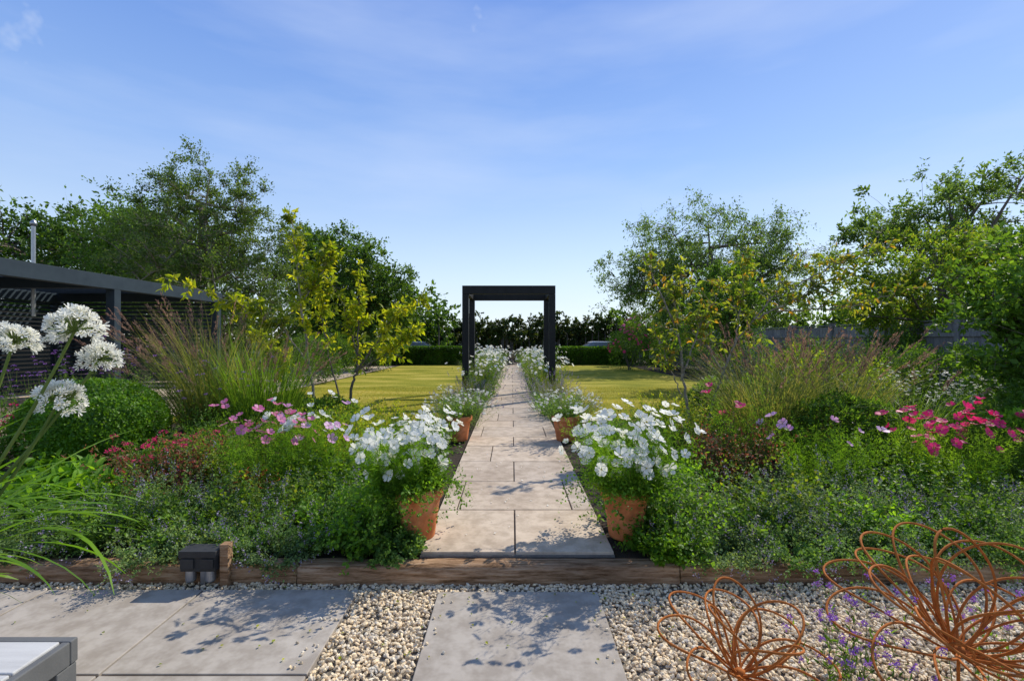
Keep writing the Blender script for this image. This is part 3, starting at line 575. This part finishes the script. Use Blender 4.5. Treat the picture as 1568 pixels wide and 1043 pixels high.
sapling('young_cherry_tree',[
 ([(2.5,6.4,GZ),(2.7,6.4,.8),(2.95,6.4,1.5),(3.4,6.4,2.05),(3.9,6.4,2.75)],.022,.4),
 ([(2.95,6.4,1.5),(3.05,6.4,2.1),(3.1,6.4,2.6)],.012,.2),
 ([(3.2,6.4,1.8),(3.8,6.3,2.1),(4.5,6.3,2.4)],.012,.2),
 ([(3.5,6.4,2.1),(4.2,6.3,2.5),(5.0,6.3,2.75)],.012,.2),
 ([(3.5,6.4,1.9),(4.4,6.3,1.95),(5.2,6.3,2.2)],.012,.3),
 ([(2.8,6.4,1.1),(2.5,6.4,1.6),(2.6,6.4,2.0)],.01,.3)],M['sapling'],M['barkpale'],.085,58,7)

# ---------------------------------------------------------------- pergola, arch, fence
mb=MB()
for yy in (11.45,13.3):
    box(mb,-1.18,-1.03,yy,yy+.15,GZ,2.62); box(mb,.88,1.03,yy,yy+.15,GZ,2.62)
    box(mb,-1.18,1.03,yy-.002,yy+.152,2.622,2.82)
box(mb,-1.15,-1.06,11.602,13.298,2.64,2.78); box(mb,.91,1.0,11.602,13.298,2.64,2.78)
mb.build('garden_arch',[M['dgrey']],bevel=.006)

mb=MB(); X0,X1,Y0,Y1=-11.6,-7.4,5.4,12.3
for yy in (Y0,9.0,Y1-.15):
    for xx in (X0,X1-.16): box(mb,xx,xx+.16,yy,yy+.15,GZ,2.47)
for xx in (X0,X1-.16): box(mb,xx-.002,xx+.162,Y0-.05,Y1+.05,2.472,2.72)
for yy in (Y0,9.0,Y1-.15): box(mb,X0+.164,X1-.164,yy,yy+.148,2.5,2.7)
for i in range(46):
    yy=Y0+.1+i*.15
    v=np.array([[X0+.2,yy,2.69],[X1-.2,yy,2.69],[X1-.2,yy+.12,2.73],[X0+.2,yy+.12,2.73]]); v2=v+[0,0,.015]
    mb.add(np.concatenate([v,v2]),BOXF)
for i in range(22): box(mb,X0+.05,X0+.08,Y0+.16,Y1-.16,.3+i*.1,.36+i*.1)
for i in range(22): box(mb,X0+.17,X1-.17,Y1-.1,Y1-.07,.3+i*.1,.36+i*.1)
mb.build('pergola',[M['slate']],bevel=.004)
mb=MB()
for i in range(20): box(mb,-12.3,-12.27,3,20,.15+i*.105,.235+i*.105)
for i in range(9): box(mb,-12.27,-12.19,3+i*2.1,3.08+i*2.1,GZ,2.3)
mb.build('slatted_fence',[M['dgrey']])
mb=MB(); sx,sy=-10.6,6.6
box(mb,sx,sx+.85,sy,sy+2.1,.28,.36,0); box(mb,sx,sx+.08,sy,sy+2.1,.362,.85,0); box(mb,sx+.082,sx+.85,sy-.08,sy-.002,.28,.65,0); box(mb,sx+.082,sx+.85,sy+2.102,sy+2.18,.28,.65,0)
for a in (0,.77):
    for b in (-.05,2.05): box(mb,sx+a+.01,sx+a+.07,sy+b,sy+b+.06,GZ,.278,0)
for i in range(3): box(mb,sx+.1,sx+.83,sy+.01+i*.7,sy+.69+i*.7,.365,.5,1); box(mb,sx+.1,sx+.26,sy+.02+i*.7,sy+.68+i*.7,.505,.9,1)
mb.build('outdoor_sofa',[M['tableframe'],M['cushion']],bevel=.03)
mb=MB(); lathe(mb,(-9.5,9.6,2.0),[(.035,0),(.035,1.78),(.036,1.8),(.055,1.8),(.055,1.86),(.01,1.92)],16); mb.build('steel_flue',[M['steel']],smooth=True)

mb=MB(); y=4.0
while y<29:
    for i in range(14):
        h=1.9+random.uniform(-.01,.01); box(mb,9.0+random.uniform(0,.01),9.02,y+i*.13+.004,y+i*.13+.126,GZ+.12,h)
    box(mb,8.94,9.06,y-.11,y-.005,GZ,1.98); box(mb,8.92,9.08,y-.12,y+.005,1.982,2.0)
    box(mb,8.97,9.0,y,y+1.82,.4,.48); box(mb,8.97,9.0,y,y+1.82,1.6,1.68); box(mb,8.975,9.04,y,y+1.82,1.925,1.95)
    y+=1.93
mb.build('wooden_fence',[M['fence']],bevel=.003)
mb=MB(); x=-12
while x<12:
    for i in range(14): box(mb,x+i*.13+.004,x+i*.13+.126,38,38.02,GZ,1.6)
    box(mb,x-.11,x-.005,37.95,38.07,GZ,1.7); x+=1.93
mb.build('wooden_fence',[M['fence']])

# parked cars beyond the hedge
def car(x,y,rot):
    em=bpy.data.objects.new('parked_car',None); bpy.context.scene.collection.objects.link(em)
    def sect(prof,w0,m,nm):
        mb=MB(); p=np.array(prof); k=len(p)
        A=np.stack([p[:,0],np.full(k,-w0)*p[:,2],p[:,1]],1); B=A*[1,-1,1]
        mb.add(np.concatenate([A,B]),np.array([[i,(i+1)%k,k+(i+1)%k,k+i] for i in range(k)])[:,::-1])
        mb.f.append((np.array([list(range(k))]),0)); mb.f.append((np.array([list(range(2*k-1,k-1,-1))]),0))
        o=mb.build(nm,[m],bevel=.04,smooth=False); o.parent=em; return o
    sect([(-2.1,.3,1),(-2.12,.75,1),(-1.95,.92,.97),(-1.2,.95,.97),(.9,.93,.97),(1.9,.78,.95),(2.1,.6,.95),(2.1,.3,1)],.88,M['whitepaint'],'body')
    sect([(-1.75,.93,.95),(-1.25,1.36,.8),(.1,1.4,.78),(.95,.93,.95)],.86,M['glass'],'windows')
    sect([(-1.35,1.36,.8),(-1.1,1.43,.76),(0,1.45,.74),(.25,1.36,.8)],.88,M['whitepaint'],'roof')
    mb=MB()
    for wx in (-1.35,1.35):
        for wy in (-.8,.8):
            a=np.linspace(0,2*np.pi,20,endpoint=False); r=.33
            V=np.concatenate([np.stack([wx+r*np.cos(a),np.full(20,wy-.1),.33+r*np.sin(a)],1),np.stack([wx+r*np.cos(a),np.full(20,wy+.1),.33+r*np.sin(a)],1)])
            mb.add(V,np.array([[i,(i+1)%20,20+(i+1)%20,20+i] for i in range(20)]),0); mb.f.append((np.array([list(range(mb.n-40,mb.n-20)),list(range(mb.n-20,mb.n))]),0))
    o=mb.build('wheels',[M['rubber']]); o.parent=em
    em.location=(x,y,GZ-.1); em.rotation_euler=(0,0,rot)
car(-5.7,31.2,0); car(5.2,31.4,math.pi)

mb=MB(); lathe(mb,(.0,27.6,GZ),[(0,0),(.25,0),(.25,.08),(.1,.14),(.07,.3),(.12,.38),(.28,.5),(.36,.75),(.4,.8),(.36,.8),(.3,.7),(0,.68)],28); mb.build('garden_urn',[M['mortar']],smooth=True)

# ---------------------------------------------------------------- foreground things
mb=MB(); tx0,tx1,ty0,ty1=-2.3,-1.13,.35,1.26
n=7; w=(ty1-ty0-.05)/n
for i in range(n): box(mb,tx0+.022,tx1-.022,ty0+.025+i*w+.003,ty0+.025+(i+1)*w-.003,.73,.754,0)
box(mb,tx0,tx1,ty1-.022,ty1,.69,.75,1); box(mb,tx0,tx1,ty0,ty0+.022,.69,.75,1)
box(mb,tx1-.02,tx1,ty0+.023,ty1-.023,.69,.75,1); box(mb,tx0,tx0+.02,ty0+.023,ty1-.023,.69,.75,1)
for a in (tx0,tx1-.06):
    for b in (ty0,ty1-.06): box(mb,a+.002,a+.058,b+.002,b+.058,.0,.688,1)
mb.build('garden_table',[M['tablewood'],M['tableframe']],bevel=.003)

mb=MB(); cx,cy=-1.9,2.93
box(mb,cx-.11,cx+.1,cy,cy+.1,.12,.205,0); box(mb,cx-.118,cx+.108,cy-.008,cy+.108,.207,.245,0)
for a in (-.065,.055):
    c=(cx+a,cy+.03,.05); lathe(mb,c,[(0,0),(.026,0),(.03,.01),(.03,.07)],18,1)
    box(mb,cx+a-.04,cx+a+.04,cy-.012,cy-.009,.14,.2,0)
box(mb,cx-.015,cx+.015,cy+.04,cy+.07,-.02,.119,1)
box(mb,cx+.11,cx+.16,cy+.03,cy+.085,-.02,.27,2)
mb.build('outdoor_power_socket',[M['plastic'],M['steel'],M['sleeper']],bevel=.005)

def wireflower(c,L,rings,r=.0045,axis=(0,-.25,1),cv=.15):
    mb=MB(); c=np.array(c,float); ax=norm(np.array(axis,float)); t=np.linspace(0,2*np.pi,48,endpoint=False)
    A=norm(np.cross(ax,[.2,1,.1])); B=np.cross(ax,A)
    for n,el,l,w in rings:
        for i in range(n):
            a=2*np.pi*(i+.3*el)/n; h=np.cos(a)*A+np.sin(a)*B; u=math.cos(el)*h+math.sin(el)*ax; v=np.cross(h,ax); nn=np.cross(u,v); nn*=np.sign(nn@ax) or 1
            s=(1-np.cos(t))/2; q=c+L*l*(s[:,None]*u+(w*np.sin(t)*np.sin(t/2)**.35)[:,None]*v+(cv*np.sin(s*3.0))[:,None]*nn)
            tube(mb,q,r,6,0,closed=True)
    k=iv*.028+c; mb.add(k,ifc)
    tube(mb,[[c[0],c[1],0.0],c],.007,6)
    return mb.build('rusty_wire_flower_sculpture',[M['rust']],smooth=True)
wireflower((1.80,1.95,.27),.5,[(10,.1,1,.33),(8,.6,1,.36),(4,1.15,.97,.36)],axis=(.05,-.35,1),r=.005)
wireflower((.95,2.02,.13),.38,[(8,.3,1,.33),(4,.95,.95,.34)],axis=(.15,-.2,1),r=.005)
wireflower((-2.15,4.05,.3),.2,[(9,.2,1,.28),(6,.9,.9,.28)],r=.004)
for x,y in ((1.36,1.95),(1.5,2.15),(1.45,1.8),(2.1,2.1)):
    mb=MB(); n=18; B=np.stack([x+rng.normal(0,.06,n),y+rng.normal(0,.06,n),np.zeros(n)],1)
    P=stems(mb,B,U(0,6.28,n),U(.05,.5,n),U(.2,.48,n),np.full(n,.004),U(-.2,.3,n),seg=5,m=1)
    k=n*8; idx=np.repeat(np.arange(n),8); Q,T=along(P,idx,U(.05,.9,k)); tv,tf=leaf4(.25); inst(mb,tv,tf,Q,frames(norm(T+rdir(k))),U(.02,.05,k))
    q=24; k=n*q; j=np.repeat(np.arange(n),q); dd=rdir(k); tv,tf=leaf4(.8,.1,2); inst(mb,tv,tf,P[j,-1]+dd*U(.003,.017,k)[:,None],frames(rdir(k)),U(.006,.012,k))
    mb.build('verbena_plant',[M['mid'],M['stem'],M['purple']])

# agapanthus in a pot
pot(-2.55,1.8,.24,.42,z=.0)
mb=MB()
heads=[((-1.72,1.9,1.555),.11),((-1.72,2.02,1.44),.085),((-1.98,1.92,1.51),.09),((-1.83,1.95,1.27),.1),((-2.2,1.8,1.6),.1)]
b0=np.array([-2.5,1.8,.38])
for c,r in heads:
    c=np.array(c); a=b0+rng.normal(0,.04,3)*[1,1,0]; l=curve3(a,(a+c)/2+np.array([.08,0,-.12]),c,12); tube(mb,l,np.linspace(.009,.0055,12),8,1)
    n=75; d=rdir(n); d[:,2]=np.where(d[:,2]<-.5,-d[:,2],d[:,2]); e=c+d*r*.74*U(.8,1.08,n)[:,None]
    for i in range(n): tube(mb,[c,(c+e[i])/2+[0,0,.004],e[i]],.0013,4,1)
    for jj in range(2):
        dd=norm(d+rdir(n)*.35); tv,tf=flower(6,.38,2,3,1.1); inst(mb,tv,tf,e+rdir(n)*.008,frames(dd),r*.17*U(.7,1.15,n))
n=110; B=b0+rng.normal(0,.08,(n,3))*[1,1,0]
stems(mb,B,rng.normal(.1,.7,n),U(.1,.7,n),U(.6,1.15,n),U(.02,.036,n),U(.8,2.2,n),seg=14,m=0,prof=.35)
mb.build('agapanthus_plant',[M['bright'],M['stem'],M['white'],M['centre']])

# ---------------------------------------------------------------- light, sky, camera
sc=bpy.context.scene
el,azi=D2R(43),D2R(45)
sd=np.array([math.sin(azi)*math.cos(el),math.cos(azi)*math.cos(el),math.sin(el)])
L=bpy.data.lights.new('sun','SUN'); L.energy=5.0; L.angle=D2R(.5); L.color=(1,.94,.83)
so=bpy.data.objects.new('sun',L); sc.collection.objects.link(so)
from mathutils import Vector
so.rotation_euler=Vector(sd).to_track_quat('Z','Y').to_euler()
w=bpy.data.worlds.new('World'); sc.world=w; w.use_nodes=True; nt=w.node_tree
bg=nt.nodes['Background']; sky=nt.nodes.new('ShaderNodeTexSky'); sky.sky_type='NISHITA'; sky.sun_disc=False; sky.sun_elevation=el; sky.sun_rotation=azi
sky.air_density=1.0; sky.dust_density=.2; sky.ozone_density=2.5
tc=nt.nodes.new('ShaderNodeTexCoord'); sx=nt.nodes.new('ShaderNodeSeparateXYZ'); nt.links.new(tc.outputs['Generated'],sx.inputs[0])
# deep blue overhead paling to the horizon, blended with the physical sky
gz=ramp(nt,[(.88,.96,1.0),(.68,.83,1.0),(.32,.52,.95),(.125,.285,.80),(.12,.25,.62)],pos=[0,.12,.33,.58,.95]); nt.links.new(sx.outputs[2],gz.inputs[0])
grad=mul(nt,gz.outputs[0],(7.2,7.2,7.2))
skc=mul(nt,sky.outputs[0],grad,.72,'MIX')
mp=nt.nodes.new('ShaderNodeMapping'); mp.inputs['Scale'].default_value=(.9,.9,4.5); mp.inputs['Rotation'].default_value=(D2R(6),D2R(-18),0); mp.inputs['Location'].default_value=(.3,0,.2)
nt.links.new(tc.outputs['Generated'],mp.inputs['Vector'])
n1=noise(nt,1.3,6,mp.outputs[0],.52); r1=ramp(nt,[(0,0,0),(.42,.42,.42)],pos=[.47,.75]); nt.links.new(n1.outputs[0],r1.inputs[0])
c=mul(nt,skc,(4.9,5.6,7.0),r1.outputs[0],'MIX')
# a few small soft clouds low on the left
n2=noise(nt,5.5,5,tc.outputs['Generated'],.6); r2=ramp(nt,[(0,0,0),(.5,.5,.5)],pos=[.66,.78]); nt.links.new(n2.outputs[0],r2.inputs[0])
c=mul(nt,c,(5.8,6.2,6.9),r2.outputs[0],'MIX')
nt.links.new(c,bg.inputs['Color']); bg.inputs['Strength'].default_value=.15
cam=bpy.data.cameras.new('camera'); cam.lens=17.0; cam.sensor_width=36; cam.clip_end=1500; cam.clip_start=.02
co=bpy.data.objects.new('camera',cam); sc.collection.objects.link(co); co.location=(0,0,1.52); co.rotation_euler=(D2R(90),0,0)
sc.camera=co
sc.view_settings.view_transform='Standard'; sc.view_settings.look='None'; sc.view_settings.exposure=0
